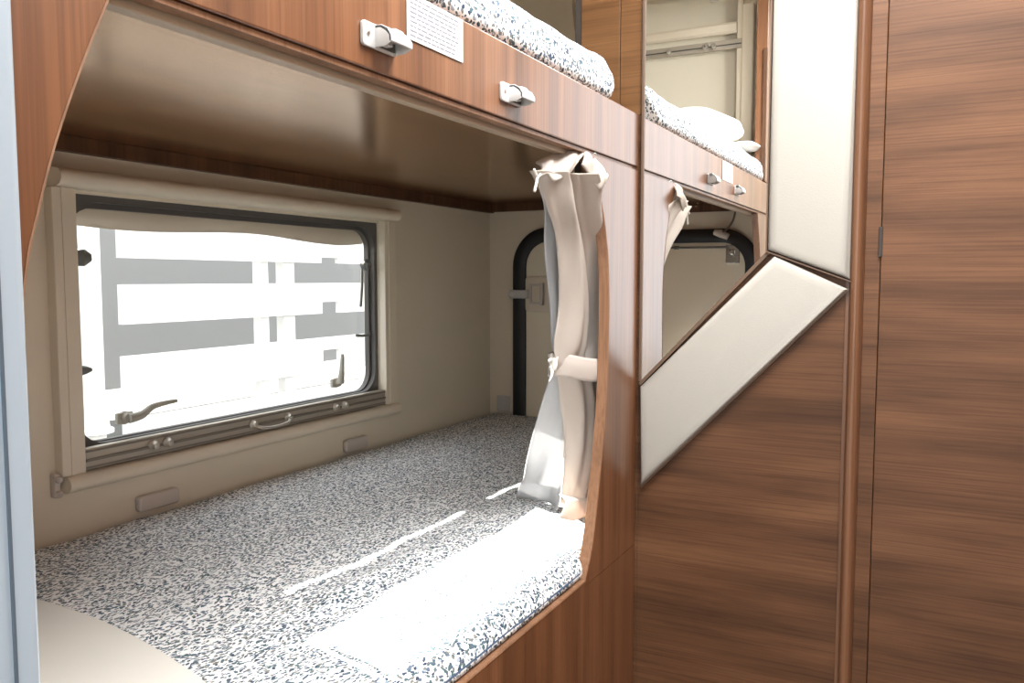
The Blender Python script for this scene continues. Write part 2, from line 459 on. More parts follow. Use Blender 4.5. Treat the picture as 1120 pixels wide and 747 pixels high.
# edge banding round the opening
def band(pts, w0=YF - .0006, w1=YF + .0186, off=.0022):
    bm = bmesh.new(); n = len(pts); P = [Vector(p) for p in pts]
    A, B = [], []
    for i in range(n):
        d = (P[min(i + 1, n - 1)] - P[max(i - 1, 0)]).normalized(); nn = Vector((-d.y, d.x))
        A.append(P[i]); B.append(P[i] + nn * off)
    rows = []
    for a, b in zip(A, B):
        rows.append([bm.verts.new((a.x, w0, a.y)), bm.verts.new((b.x, w0 + .001, b.y)), bm.verts.new((b.x, w1 - .001, b.y)), bm.verts.new((a.x, w1, a.y))])
    for r, q in zip(rows, rows[1:]):
        for k in range(4): bm.faces.new((r[k], r[(k + 1) % 4], q[(k + 1) % 4], q[k]))
    bm.faces.new(rows[0]); bm.faces.new(rows[-1]); return bm
loop_pts = list(near_edge) + [(x, -.490) for x in (.42, .6, .8, 1.0, 1.18)] + list(reversed(far_edge))
new_obj('edge_band', band(loop_pts), M['edge_band'], sur)

ub = thing('upper_bunk', (.8, .52, .196), 'upper bunk of walnut board carrying the higher mattress, with front guard', 'bunk bed')
bm = bmesh.new()
box(bm, XN, XP, YF, YF + .018, .2025, .296, .0015)
new_obj('guard_panel', bm, M['wood_z'], ub)
bm = bmesh.new(); box(bm, XN, XP + .006, YF + .004, YF + .018, .1965, .2015)
new_obj('panel_edge', bm, M['edge_band'], ub)
bm = bmesh.new(); box(bm, XN + .001, XM - .001, YF + .020, YF + .034, .190, .246, .001)
new_obj('lip_profile', bm, M['lip'], ub)
bm = bmesh.new(); box(bm, XN + .001, XM - .001, YF + .0185, W - .001, .246, .262); box(bm, XM - .001, XF - .001, .634, W - .001, .246, .262)
new_obj('base_board', bm, M['wood_x'], ub)
bm = bmesh.new(); box(bm, XN + .001, XF - .001, W - .018, W - .001, .2185, .246, .001)
new_obj('support_batten', bm, M['wood_dark'], ub)
bm = bmesh.new(); box(bm, XF - .018, XF - .001, .634, W - .018, .2215, .246, .001)
new_obj('support_batten', bm, M['wood_dark'], ub)
bm = bmesh.new(); box(bm, XN + .001, XN + .018, YF + .05, W - .018, .2215, .246, .001)
new_obj('support_batten', bm, M['wood_dark'], ub)

# near column of the upper bunk (seen in the mirror)
col = thing('wooden_pillar', (.22, .52, .3), 'slim walnut pillar at the head of the upper bunk, at the right edge of the mirror', 'pillar')
bm = bmesh.new(); box(bm, XN + .001, .285, YF, YF + .034, .2975, ZC - .001, .0015)
new_obj('post', bm, M['wood_z'], col)
bm = bmesh.new(); box(bm, .2855, .292, YF - .0, YF + .012, .30, .70, .001)
new_obj('cover_strip', bm, M['wood_dark'], col)

# ------------------------------------------------------------------ mattresses
def mattress(prof, x0, x1, rend, nx=120, wob=.003, seed=0, creases=()):
    """prof: closed outline in yz; ends rounded by pulling the outline inwards"""
    bm = bmesh.new(); n = len(prof)
    cy_ = sum(p[0] for p in prof) / n; cz_ = sum(p[1] for p in prof) / n
    xs = []
    for k in range(9): xs.append((x0 + rend * (1 - math.cos(math.pi / 2 * k / 8)), 1 - math.sin(math.pi / 2 * k / 8)))
    for k in range(1, nx): xs.append((x0 + rend + (x1 - x0 - 2 * rend) * k / nx, 0))
    for k in range(8, -1, -1): xs.append((x1 - rend * (1 - math.cos(math.pi / 2 * k / 8)), 1 - math.sin(math.pi / 2 * k / 8)))
    rings = []
    for x, e in xs:
        ring = []
        for (y, z) in prof:
            hy = 1 - e * rend / (max(p[0] for p in prof) - cy_); hz = 1 - e * rend / (max(p[1] for p in prof) - cz_) * .95
            yy, zz = cy_ + (y - cy_) * hy, cz_ + (z - cz_) * max(.05, hz)
            if z > cz_:
                zz += wob * (noise.noise(Vector((x * 5, y * 5, seed))) + .5 * noise.noise(Vector((x * 16, y * 16, seed + 5)))) * 1.2 * (1 - e)
                for yc_, h_, w_, f_ in creases:
                    zz += h_ * max(0, .35 + noise.noise(Vector((x * f_, yc_ * 9, 2)))) * math.exp(-((yy - yc_ - .012 * noise.noise(Vector((x * 4, yc_, 7)))) / w_) ** 2) * (1 - e)
            ring.append(bm.verts.new((x, yy, zz)))
        rings.append(ring)
    for a, b in zip(rings, rings[1:]):
        for k in range(n): bm.faces.new((a[k], a[(k + 1) % n], b[(k + 1) % n], b[k]))
    bm.faces.new(rings[0]); bm.faces.new(list(reversed(rings[-1])))
    return bm
def arc(cy_, cz_, ry, rz, a0, a1, n=8):
    return [(cy_ + ry * math.cos(math.radians(a0 + (a1 - a0) * k / n)), cz_ + rz * math.sin(math.radians(a0 + (a1 - a0) * k / n))) for k in range(n + 1)]
prof = [(1.34, -.60), (.56, -.60), (.526, -.58), (.524, -.50), (.5205, -.484)]
prof += arc(.5525, -.484, .0455, .036, 180, 90, 10)
prof += [(.56 + .0085 * k, -.4475) for k in range(88)]
prof += arc(1.31, -.478, .040, .032, 90, 0, 5)
mt = mattress(prof, XN + .03, XF - .012, .03, 220, .0035, 2, ((.632, .006, .006, 6), (.59, .004, .007, 9), (.745, .007, .022, 2.5), (.90, .004, .03, 2)))
mattl = new_obj('mattress', mt, M['floral'], base=(1.3, .9, -.60), smooth=0)
tag(mattl, 'lower bunk mattress under a blue leaf print cover, beside the window', 'mattress')
bm = bmesh.new(); tube(bm, [(x, .5095 + .002 * noise.noise(Vector((x * 9, 0, 3))), -.4775 + .0025 * noise.noise(Vector((x * 7, 1, 0)))) for x in [.42 + .8 * k / 60 for k in range(61)]], .0022, 8)
new_obj('piping', bm, M['piping'], mattl, smooth=0)
bm = bmesh.new(); box(bm, XN + .02, XF - .005, YF + .03, W - .004, -.625, -.602, .001)
structure(new_obj('bed_base', bm, M['wood_dark'], base=(1.3, .9, -.625)))  # unseen base board carrying the lower mattress

prof = [(1.33, .263), (.57, .263), (.523, .268), (.521, .297)]
prof += [(.507, .303), (.5035, .315), (.5065, .330)]
prof += arc(.562, .330, .0555, .052, 170, 90, 8)
prof += [(.62 + .06 * k, .384) for k in range(12)] + arc(1.31, .35, .03, .034, 90, 0, 4)
mt = mattress(prof, XN + .02, 1.385, .055, 110, .006, 9)
mattu = new_obj('mattress', mt, M['floral'], base=(.8, .9, .263), smooth=0)
tag(mattu, 'upper bunk mattress in the same blue leaf print, above the clips', 'mattress')

# pillow on the upper bunk (seen in the mirror)
def pillow(bm, c, sx, sy, sz, rz=0, seed=0):
    t = bmesh.new(); bmesh.ops.create_uvsphere(t, u_segments=36, v_segments=18, radius=1)
    for v in t.verts:
        x, y, z = v.co
        def se(a, p): return math.copysign(abs(a) ** p, a)
        x, y = se(x, .6), se(y, .6)
        rr = min(1, max(abs(x), abs(y)))
        z = z * (1 - .25 * rr ** 4)
        v.co = Vector((x * sx, y * sy, z * sz)) * (1 + .06 * noise.noise(Vector((x * 2, y * 2, z * 2 + seed))))
    merge(bm, t, Matrix.Translation(c) @ Matrix.Rotation(rz, 4, 'Z'))
bm = bmesh.new(); pillow(bm, (.43, .70, .449), .15, .14, .052, .2, 3)
pw = new_obj('pillow', bm, M['pillow'], base=(.43, .70, .385), smooth=0)
tag(pw, 'plump white pillow on the upper mattress, reflected in the mirror', 'pillow')
bm = bmesh.new(); pillow(bm, (.31, .560, .404), .06, .045, .014, 0, 8)
pw2 = new_obj('folded_cloth', bm, M['pillow'], base=(.31, .555, .386), smooth=0)
tag(pw2, 'small white folded cloth at the mattress edge beside the pillar, reflected in the mirror', 'cloth')

# cream cushion at the near end of the lower mattress
bm = bmesh.new()
out = [(.20, 1.33), (.60, 1.33), (.675, 1.17), (.690, 1.07), (.685, .95), (.665, .83), (.635, .715), (.60, .62), (.55, .565), (.20, .56)]
out = spline(out[1:-1], 40); out = [(.20, 1.33)] + [(x * .95, y * .95 + .01) for x, y in out] + [(.20, .56)]
prism(bm, out, 'xy', -.4375, -.414, .010, 4)
cu = new_obj('cushion', bm, M['cushion'], base=(.4, .9, -.4375), smooth=40)
tag(cu, 'flat cream cushion pad on the lower mattress beside the aluminium door jamb', 'cushion')

# ------------------------------------------------------------------ clips and paper label on the guard panel
def make_clip(cx_, cz_, label):
    t = thing('retaining_clip', (cx_, YF, cz_), label, 'clip', 'white plastic clips on the upper bunk guard')
    y = YF - .0004
    bm = bmesh.new()
    o = [(a, b) for a, b in rounded_rect(cx_ - .036, cx_ + .036, cz_ - .015, cz_ + .015, .005, 4)]
    prism(bm, o, 'xz', y - .0045, y, .001)
    new_obj('base_plate', bm, M['white_plastic'], t, smooth=35)
    bm = bmesh.new()
    # hook body: sloping roof with a rounded shoulder, two cheeks, open underneath
    roof = [(y - .004, cz_ + .0135), (y - .013, cz_ + .0135), (y - .022, cz_ + .008), (y - .027, cz_ - .001), (y - .027, cz_ - .008), (y - .0235, cz_ - .008), (y - .0235, cz_ - .001), (y - .019, cz_ + .0045), (y - .012, cz_ + .0095), (y - .004, cz_ + .0095)]
    prism(bm, roof, 'yz', cx_ - .012, cx_ + .034, .0006)
    for a in (cx_ - .012, cx_ + .0305):
        prism(bm, [(y - .004, cz_ + .013), (y - .013, cz_ + .013), (y - .022, cz_ + .0075), (y - .0265, cz_ - .001), (y - .0265, cz_ - .008), (y - .016, cz_ - .013), (y - .004, cz_ - .013)], 'yz', a, a + .0035, .0006)
    tube(bm, [(cx_ + .018, y - .010, cz_ + .0115), (cx_ + .034, y - .010, cz_ + .0115)], .0052, 12)
    new_obj('hook', bm, M['white_plastic'], t, smooth=35)
    bm = bmesh.new(); box(bm, cx_ - .0095, cx_ + .0275, y - .0065, y - .0047, cz_ - .0115, cz_ - .001)
    new_obj('recess', bm, M['dark_recess'], t)
    bm = bmesh.new(); box(bm, cx_ - .002, cx_ + .008, y - .016, y - .0067, cz_ - .0105, cz_ - .003, .001)
    new_obj('tongue', bm, M['white_plastic'], t)
    bm = bmesh.new()
    for q in (-.026,):
        lathe(bm, (cx_ + q, y - .0044, cz_ + .001), (0, -1, 0), [(0, .0034), (.0012, .0034), (.0018, .0026)], 14)
        box(bm, cx_ + q - .0026, cx_ + q + .0026, y - .0066, y - .0060, cz_ + .0006, cz_ + .0014)
    new_obj('screw', bm, M['chrome'], t, smooth=40)
    t.scale = (.78, .85, .78)
    return t
make_clip(.679, .2335, 'white plastic clip left of the printed paper label on the guard panel')
make_clip(.958, .2335, 'white plastic clip right of the printed paper label on the guard panel')
lab = thing('paper_label', (.784, YF, .27), 'white printed paper label stuck on the guard panel between the clips', 'label')
bm = bmesh.new(); box(bm, .728, .840, YF - .0014, YF - .0006, .247, .2945)
new_obj('paper', bm, M['paper'], lab)
bm = bmesh.new()
rr = random.Random(4); z = .2895
while z > .251:
    x = .734
    end = .834 - rr.random() * .012
    while x < end:
        w = .004 + rr.random() * .009
        box(bm, x, min(x + w, end), YF - .00165, YF - .00138, z - .0008, z + .0008); x += w + .0018
    z -= .0047
new_obj('print_line', bm, M['ink'], lab)

# ------------------------------------------------------------------ lower bunk window
win = structure(empty('window_1', (1.39, W, -.08)))
o_ = rounded_rect(WX0, WX1, WZ0, WZ1, .004, 6); i_ = rounded_rect(WX0 + .006, WX1 - .012, WZ0 + .004, WZ1 - .012, .055, 6)
bm = bmesh.new(); ring_prism(bm, o_, i_, 'xz', W + .006, W + .034)
i2 = rounded_rect(WX0 + .010, WX1 - .020, WZ0 + .006, WZ1 - .022, .050, 6)
ring_prism(bm, [(a, b) for a, b in i_], i2, 'xz', W + .020, W + .034)
new_obj('rubber_seal', bm, M['rubber_grey'], win, smooth=40)
bm = bmesh.new(); prism(bm, rounded_rect(WX0 + .004, WX1 - .004, WZ0 + .002, WZ1 - .004, .03, 6), 'xz', W + .036, W + .040)
new_obj('pane', bm, M['pane'], win)
bm = bmesh.new()
g_ = []
for r_ in range(3):
    row = []
    for k in range(41):
        u = k / 40; low = .098 - .006 * math.sin(u * 9) - .010 * max(0, u - .25) + .05 * max(0, u - .88)
        zt = .143
        row.append((WX0 + .012 + (WX1 - WX0 - .034) * u, W + .034 + .003 * math.sin(u * 20) * (r_ / 2), zt + (low - zt) * r_ / 2))
    g_.append(row)
solid(new_obj('reflection_band', sheet(bm, g_), M['blind'], win, smooth=0), .001)  # cream sheet standing in for the interior's reflection along the pane's top edge
# hinged stay arms left and right
for s, xx in ((1, WX0 + .020), (-1, WX1 - .036)):
    bm = bmesh.new()
    lathe(bm, (xx + s * .006, W + .010, .038), (s * .3, -.2, 0), [(-.012, .010), (-.006, .015), (.006, .016), (.012, .011), (.018, .006)], 16)
    tube(bm, [(xx, W + .028, .038), (xx + s * .004, W + .026, -.02), (xx + s * .006, W + .03, -.075)], .004, 8)
    new_obj('stay_arm', bm, M['arm'], win, smooth=40)
def lever(x, z, s=1, up=False):
    bm = bmesh.new()
    lathe(bm, (x, W + .033, z), (0, -1, 0), [(0, .013), (.006, .013), (.010, .009), (.016, .008)], 16)
    P = [(x, W + .015, z), (x + s * .025, W + .010, z + .004), (x + s * .05, W + .006, z + .018), (x + s * .105, W + .008, z + .021)] if not up else \
        [(x, W + .015, z), (x, W + .010, z + .03), (x + .002, W + .008, z + .075)]
    tube(bm, spline(P, 14), [.010 - .006 * k / 13 for k in range(14)], 10)
    box(bm, x - .018, x + .018, W + .024, W + .0345, z - .011, z + .011, .003)
    return bm
new_obj('latch_lever', lever(1.062, -.266), M['handle_grey'], win, smooth=40)
new_obj('latch_lever', lever(1.690, -.268, 1, True), M['handle_grey'], win, smooth=40)
bm = bmesh.new(); lathe(bm, (WX0 + .024, W + .02, -.165), (1, -.3, 0), [(-.01, .004), (0, .010), (.012, .007), (.02, .003)], 12)
new_obj('catch', bm, M['arm'], win, smooth=40)
bm = bmesh.new(); tube(bm, [(WX1 - .018, W + .02, -.15), (WX1 - .05, W + .018, -.152), (WX1 - .075, W + .02, -.150)], .004, 8)
new_obj('catch', bm, M['arm'], win, smooth=40)

bl = thing('window_blind', (1.39, W, -.1), 'cream roller blind frame surrounding the lower bunk window', 'blind')
def rollprof(y0, zc, h, d, n=10):
    pts = [(y0, zc - h / 2), (y0, zc + h / 2)]
    for k in range(n + 1):
        a = math.pi / 2 - math.pi * k / n
        pts.append((y0 - d * .55 - d * .45 * math.cos(a), zc + h / 2 * math.sin(a)))
    return pts
bm = bmesh.new(); prism(bm, rollprof(W, .1725, .032, .040), 'yz', .905, 1.893)
new_obj('top_cassette', bm, M['blind'], bl, smooth=50)
bm = bmesh.new(); prism(bm, rollprof(W, -.3575, .030, .034), 'yz', .905, 1.893)
new_obj('bottom_cassette', bm, M['blind'], bl, smooth=50)
for a, b in ((.899, .9435), (1.8395, 1.8905)):
    bm = bmesh.new(); box(bm, a, b, W - .022, W, -.342, .156, .002)
    box(bm, a + .016, a + .020, W - .024, W - .022, -.342, .156)
    new_obj('side_rail', bm, M['blind'], bl)
rail = None
bm = bmesh.new(); box(bm, .9445, 1.8385, W - .018, W - .002, -.3395, -.301, .0015)
rail = new_obj('latch_rail', bm, M['alu'], bl)
bm = bmesh.new(); box(bm, .945, 1.838, W - .0205, W - .0182, -.3245, -.3195); box(bm, .945, 1.838, W - .0195, W - .0182, -.308, -.3045); box(bm, .945, 1.838, W - .0195, W - .0182, -.337, -.3335)
new_obj('groove', bm, M['groove'], rail)
for x in (1.085, 1.118, 1.345, 1.455, 1.625, 1.66):
    bm = bmesh.new(); lathe(bm, (x, W - .018, -.319), (0, -1, 0), [(0, .010), (.005, .010), (.008, .007), (.014, .006), (.015, .003)], 16)
    new_obj('rail_knob', bm, M['knob'], rail, smooth=40)
bm = bmesh.new(); tube(bm, spline([(1.350, W - .028, -.324), (1.365, W - .036, -.329), (1.40, W - .038, -.331), (1.44, W - .036, -.328), (1.452, W - .028, -.322)], 20), .0038, 8)
new_obj('pull_handle', bm, M['knob'], rail, smooth=0)
bm = bmesh.new(); box(bm, .888, .8985, W - .016, W, -.378, -.335, .003); lathe(bm, (.893, W - .016, -.37), (0, -1, 0), [(0, .006), (.006, .006), (.009, .003)], 10); lathe(bm, (.893, W - .016, -.345), (0, -1, 0), [(0, .006), (.006, .006), (.009, .003)], 10)
new_obj('end_bracket', bm, M['grey_plastic'], bl)
bm = bmesh.new(); box(bm, 1.8935, 1.899, W - .036, W - .004, .157, .188, .004)
new_obj('end_cap', bm, M['blind'], bl)

# plastic bumpers on the window wall just above the mattress, socket plate on the far wall
for x0, x1, z0, z1, lb in ((1.055, 1.150, -.446, -.415, 'grey plastic wall bumper above the mattress, under the window left end'), (1.675, 1.765, -.446, -.413, 'grey plastic wall bumper above the mattress, under the window right end')):
    bm = bmesh.new(); prism(bm, rounded_rect(x0, x1, z0, z1, .008, 4), 'xz', W - .016, W - .0005, .004, 3)
    o = new_obj('wall_bumper', bm, M['grey_plastic'], base=((x0 + x1) / 2, W, z0), smooth=40)
    tag(o, lb, 'bumper', 'wall bumpers under the window')
t = thing('socket_plate', (XF, 1.306, -.415), 'small pale socket plate on the far wall beside the black hatch seal', 'socket')
bm = bmesh.new(); prism(bm, rounded_rect(1.281, 1.331, -.447, -.392, .003, 3), 'yz', XF - .006, XF - .0005, .001); new_obj('plate', bm, M['white_plastic'], t)
bm = bmesh.new(); ring_prism(bm, rounded_rect(1.287, 1.325, -.441, -.398, .003, 3), rounded_rect(1.291, 1.321, -.437, -.402, .003, 3), 'yz', XF - .0075, XF - .006); new_obj('bezel', bm, M['grey_plastic'], t)

# ------------------------------------------------------------------ hatches in both end walls
def hatch(name, x, s):
    """s: direction into the bunk"""
    h = structure(empty(name, (x, .9, -.3)))
    bm = bmesh.new()
    o = rounded_rect(HY0 - .0225, HY1 + .0225, -.62, HZ1 + .0225, .125, 12); i = rounded_rect(HY0 + .0225, HY1 - .0225, -.60, HZ1 - .0225, .080, 12)
    mid = rounded_rect(HY0, HY1, -.61, HZ1, .1025, 12)
    # rounded rubber section, from the edge of the bed base upwards
    L = []
    for pts, d in ((o, .001), (o, .012), (mid, .024), (i, .014), (i, .001)):
        L.append([bm.verts.new((x + s * d, a, b)) for a, b in pts])
    n = len(o)
    for q in range(5):
        a_, b_ = L[q], L[(q + 1) % 5]
        for k in range(n):
            j = (k + 1) % n; bm.faces.new((a_[k], a_[j], b_[j], b_[k]))
    new_obj('rubber_seal', bm, M['rubber'], h, smooth=60)
    bm = bmesh.new(); prism(bm, rounded_rect(HY0 + .024, HY1 - .024, -.598, HZ1 - .024, .078, 12), 'yz', x + s * .001, x + s * .006)
    new_obj('hatch_leaf', bm, M['hatch'], h)
    return h
h1 = hatch('door_2', XF, -1)
h2 = hatch('door_3', XN, 1)
# latch on the far hatch
lt = empty('hatch_latch', h1['_b']); lt.parent = h1; lt.location = (0, 0, 0)
x = XF - .0062
bm = bmesh.new(); prism(bm, rounded_rect(1.112, 1.219, -.108, .008, .012, 4), 'yz', x - .010, x, .002); new_obj('latch_plate', bm, M['blind'], lt, smooth=40)
bm = bmesh.new(); ring_prism(bm, rounded_rect(1.150, 1.202, -.082, -.016, .003, 3), rounded_rect(1.157, 1.195, -.075, -.023, .003, 3), 'yz', x - .016, x - .010)
box(bm, x - .026, x - .010, 1.150, 1.160, -.085, -.013, .001)
new_obj('latch_handle', bm, M['grey_plastic'], lt)
bm = bmesh.new(); box(bm, x - .030, x - .0105, 1.203, 1.268, -.064, -.036, .003); lathe(bm, (x - .024, 1.258, -.05), (-1, 0, 0), [(0, .013), (.008, .013), (.011, .009)], 14)
new_obj('latch_bolt', bm, M['white_plastic'], lt)
# stay rod and hinge plate on the near hatch
x = XN + .0062
bm = bmesh.new(); tube(bm, [(x + .008, .635, .104), (x + .008, 1.18, .106)], .0035, 8); cyl(bm, (x + .008, .80, .1046), (x + .008, .815, .1046), .006)
new_obj('stay_rod', bm, M['arm'], h2, smooth=40)
bm = bmesh.new(); box(bm, x, x + .004, .597, .643, .050, .112, .002); lathe(bm, (x + .004, .622, .088), (1, 0, 0), [(0, .010), (.004, .010), (.006, .006)], 16)
new_obj('hinge_plate', bm, M['chrome'], h2)
# cable hanging from the lip to a plug on the near seal
cb = thing('cable', (XN + .05, .61, .2), 'thin brown cable hanging from the bunk edge to a plug, reflected in the mirror', 'cable')
P = spline([(XN + .10, .592, .245), (XN + .098, .594, .215), (XN + .08, .606, .185), (XN + .055, .630, .160), (XN + .042, .648, .153)], 24)
bm = bmesh.new(); tube(bm, P, .0032, 8); new_obj('cord', bm, M['cable'], cb, smooth=0)
bm = bmesh.new()
tube(bm, [(XN + .036, .630, .136), (XN + .038, .655, .148), (XN + .038, .675, .153)], [.010, .013, .009], 12); new_obj('plug', bm, M['grey_plastic'], cb, smooth=40)

# ------------------------------------------------------------------ near upper window with drawn blind (mirror) and far upper trim
w2 = structure(empty('window_2', (XN, .9, .7)))
bm = bmesh.new(); box(bm, XN + .004, XN + .006, .618, 1.28, .40, .93); new_obj('blind_sheet', bm, M['blind_cloth'], w2)
bm = bmesh.new(); box(bm, .09, .094, .66, 1.26, .42, .92); new_obj('pane', bm, M['pane'], w2)
bm = bmesh.new(); prism(bm, [(p[0] - 0, p[1]) for p in [(XN + .010, .788), (XN + .010, .822), (XN + .022, .822), (XN + .028, .815), (XN + .028, .795), (XN + .022, .788)]], 'xz', .618, 1.28); new_obj('blind_bar', bm, M['blind'], w2)
bm = bmesh.new(); box(bm, XN + .010, XN + .024, .600, 1.28, .738, .768, .002); rl = new_obj('latch_rail', bm, M['alu'], w2)
bm = bmesh.new(); box(bm, XN + .024, XN + .0255, .602, 1.278, .750, .7535); new_obj('groove', bm, M['dark_recess'], rl)
for y in (.69, .72, .715, .84):
    bm = bmesh.new(); lathe(bm, (XN + .024, y, .752 + (.004 if y == .715 else 0)), (1, 0, 0), [(0, .009), (.006, .009), (.012, .005)], 14); new_obj('rail_knob', bm, M['chrome'], rl, smooth=40)
bm = bmesh.new(); box(bm, XN + .001, XN + .034, .562, .600, .40, .872, .006, 3); box(bm, XN + .001, XN + .020, .600, .6175, .40, .93, .002); new_obj('blind_rail', bm, M['blind'], w2, smooth=40)
bm = bmesh.new(); prism(bm, rounded_rect(.68, .71, .895, .915, .006, 4), 'yz', XN + .010, XN + .018, .002); new_obj('blind_tab', bm, M['grey_plastic'], w2)
bm = bmesh.new(); P = spline([(1.072, ZC), (1.070, .85), (1.062, .78), (1.050, .72), (1.044, .66), (1.042, .40)], 30)
pts = [(y, z) for y, z in P] + [(y - .018, z) for y, z in reversed(P)]
prism(bm, pts, 'yz', XF - .030, XF - .001); structure(new_obj('trim_4', bm, M['blind'], base=(XF, 1.05, .6)))

# ------------------------------------------------------------------ curtain tied back at the far side of the opening
def ray_pt(px, py, y):
    d = (px - CX) * RT - (py - CY) * UP + F_PX * FW
    return d * (y / d.y)
cur = thing('curtain', (1.28, .56, -.45), 'beige linen curtain tied back at the right side of the lower bunk opening', 'curtain')
NR = 70
Ll = spline([tuple(ray_pt(*q)) for q in ((589, 188, .535), (593, 205, .54), (598, 230, .55), (597, 275, .56), (603, 330, .575), (605, 375, .59), (606, 395, .597), (602, 415, .605), (590, 455, .64), (576, 505, .70), (567, 544, .750))], NR)
Lr = spline([tuple(ray_pt(*q)) for q in ((612, 190, .55), (615, 205, .555), (622, 230, .56), (626, 275, .57), (626, 330, .58), (626, 375, .58), (624, 395, .58), (626, 415, .58), (630, 455, .60), (624, 505, .625), (613, 558, .640))], NR)
Dl = spline([tuple(ray_pt(*q)) for q in ((589, 186, .52), (595, 205, .522), (600, 225, .525), (609, 262, .535), (613, 330, .55), (609, 375, .56), (610, 395, .562), (617, 415, .562), (624, 455, .57), (624, 505, .58), (617, 552, .59))], NR)
Dr = spline([tuple(ray_pt(*q)) for q in ((655, 192, .494), (659, 205, .500), (660, 230, .512), (668, 275, .526), (675, 330, .535), (676, 375, .54), (670, 395, .54), (674, 415, .54), (676, 455, .545), (670, 505, .55), (658, 545, .555))], NR)
def drape_grid(A, B, ncol, wave, amp):
    g = []
    for r, (a, b) in enumerate(zip(A, B)):
        a, b = Vector(a), Vector(b); v = r / (len(A) - 1)
        d = b - a; nn = Vector((d.y, -d.x, 0)).normalized()       # towards the aisle / viewer side
        if nn.y > 0: nn = -nn
        row = []
        for c in range(ncol):
            u = c / (ncol - 1)
            p = a + d * u + nn * amp(v) * wave(u, v)
            p += Vector((.002 * noise.noise(Vector((u * 6, v * 9, 1))), .004 * noise.noise(Vector((u * 7, v * 5, 4))), 0))
            row.append(p)
        g.append(row)
    return g
tie_v = 6 / 10
def amp_d(v): return .030 * (1 - .62 * math.exp(-((v - tie_v) / .07) ** 2))
def wave_d(u, v):
    # two broad rounded folds with deep creases between
    f = abs(math.sin(math.pi * (u * 1.9 + .06 * math.sin(v * 4)))) ** .6
    return f - .55 + .12 * math.sin(u * 26 + v * 6)
o = new_obj('drape', sheet(bmesh.new(), drape_grid(Dl, Dr, 70, wave_d, amp_d)), M['linen'], cur, smooth=0); solid(o, .0015)
def amp_l(v): return .016 * (1 - .6 * math.exp(-((v - tie_v) / .07) ** 2)) * (1 + .6 * v)
o = new_obj('lining', sheet(bmesh.new(), drape_grid(Ll, Lr, 50, lambda u, v: math.sin(math.pi * u) ** .7 - .3 + .15 * math.sin(u * 9 + 3 * v), amp_l)), M['lining'], cur, smooth=0); solid(o, .0015)
# folded header hanging over at the top: a broad flap on the left and a smaller one over the corner of the panel
for top_, bot_ in ((((586, 178, .545), (600, 171, .54), (614, 165, .532), (627, 161, .524), (635, 166, .515)),
                    ((590, 194, .522), (599, 190, .512), (607, 198, .506), (622, 190, .503), (635, 173, .503))),
                   (((633, 163, .520), (642, 166, .512), (649, 172, .503), (657, 183, .493), (662, 190, .489)),
                    ((636, 180, .500), (645, 192, .494), (652, 203, .489), (657, 207, .485), (663, 196, .484)))):
    Ht = spline([tuple(ray_pt(*q)) for q in top_], 30); Hb = spline([tuple(ray_pt(*q)) for q in bot_], 30)
    g = []
    for k in range(14):
        w = k / 13
        g.append([Vector(a).lerp(Vector(b), w) + Vector((-.003, -.010, .003)) * math.sin(math.pi * w) * (.7 + .5 * math.sin(i * .42)) for i, (a, b) in enumerate(zip(Ht, Hb))])
    o = new_obj('header', sheet(bmesh.new(), g), M['linen'], cur, smooth=0); solid(o, .003)
# lower crumpled hem lying on the mattress
g = []
Ha = spline([tuple(ray_pt(*q)) for q in ((612, 541, .600), (622, 543, .595), (634, 540, .585), (648, 536, .57), (656, 532, .56))], 30)
for k in range(16):
    w = k / 15
    row = []
    for i, a in enumerate(Ha):
        u = i / 29; a = Vector(a)
        e = Vector(ray_pt(612 + 42 * u, 566 + 6 * math.sin(math.pi * u * 1.2) - 8 * u, .556 - .02 * u))
        p = a.lerp(e, w) + Vector((-.014, -.018, .012)) * math.sin(math.pi * w) * (1 + .3 * math.sin(u * 9))
        row.append(p)
    g.append(row)
o = new_obj('hem', sheet(bmesh.new(), g), M['linen'], cur, smooth=0); solid(o, .003)
# tieback band and its frayed knot
ca, cb_ = Vector(ray_pt(601, 399, .585)), Vector(ray_pt(666, 398, .53))
dd = cb_ - ca; nn = Vector((dd.y, -dd.x, 0)).normalized(); nn = -nn if nn.y > 0 else nn
g = []
for k in range(9):
    row = []
    for i in range(61):
        a = 2 * math.pi * i / 60
        p = (ca + cb_) / 2 + dd * .5 * math.cos(a) + nn * (.034 * math.sin(a) + .004)
        p.z += -.0195 + .039 * k / 8 + .003 * math.sin(a * 3) - .004 * math.sin(a)
        p += nn * .003 * math.sin(math.pi * k / 8)
        row.append(p)
    g.append(row)
tb = new_obj('tieback', sheet(bmesh.new(), g), M['tie_cloth'], cur, smooth=0); solid(tb, .003)
bm = bmesh.new(); kp = Vector(ray_pt(603, 396, .575))
for k in range(5):
    a = k * 1.25; tube(bm, spline([tuple(kp + Vector((.006 * math.cos(a + t), -.004 - .006 * math.sin(a), .012 * math.sin(a + t * 2)))) for t in (0, .7, 1.4, 2.1)], 10), .0032, 6)
tube(bm, spline([tuple(kp), tuple(kp + Vector((-.01, -.006, -.018))), tuple(kp + Vector((-.022, -.006, -.030)))], 8), [.004, .0035, .003, .0028, .0024, .002, .0016, .001], 6)
tube(bm, spline([tuple(kp), tuple(kp + Vector((-.010, -.004, .006))), tuple(kp + Vector((-.020, -.004, .004)))], 8), .002, 6)
new_obj('knot', bm, M['pillow'], tb, smooth=0)
bm = bmesh.new(); kp = Vector(ray_pt(588, 193, .520))
tube(bm, spline([tuple(kp + Vector((.010, 0, .004))), tuple(kp), tuple(kp + Vector((-.012, 0, .009)))], 8), .002, 6)
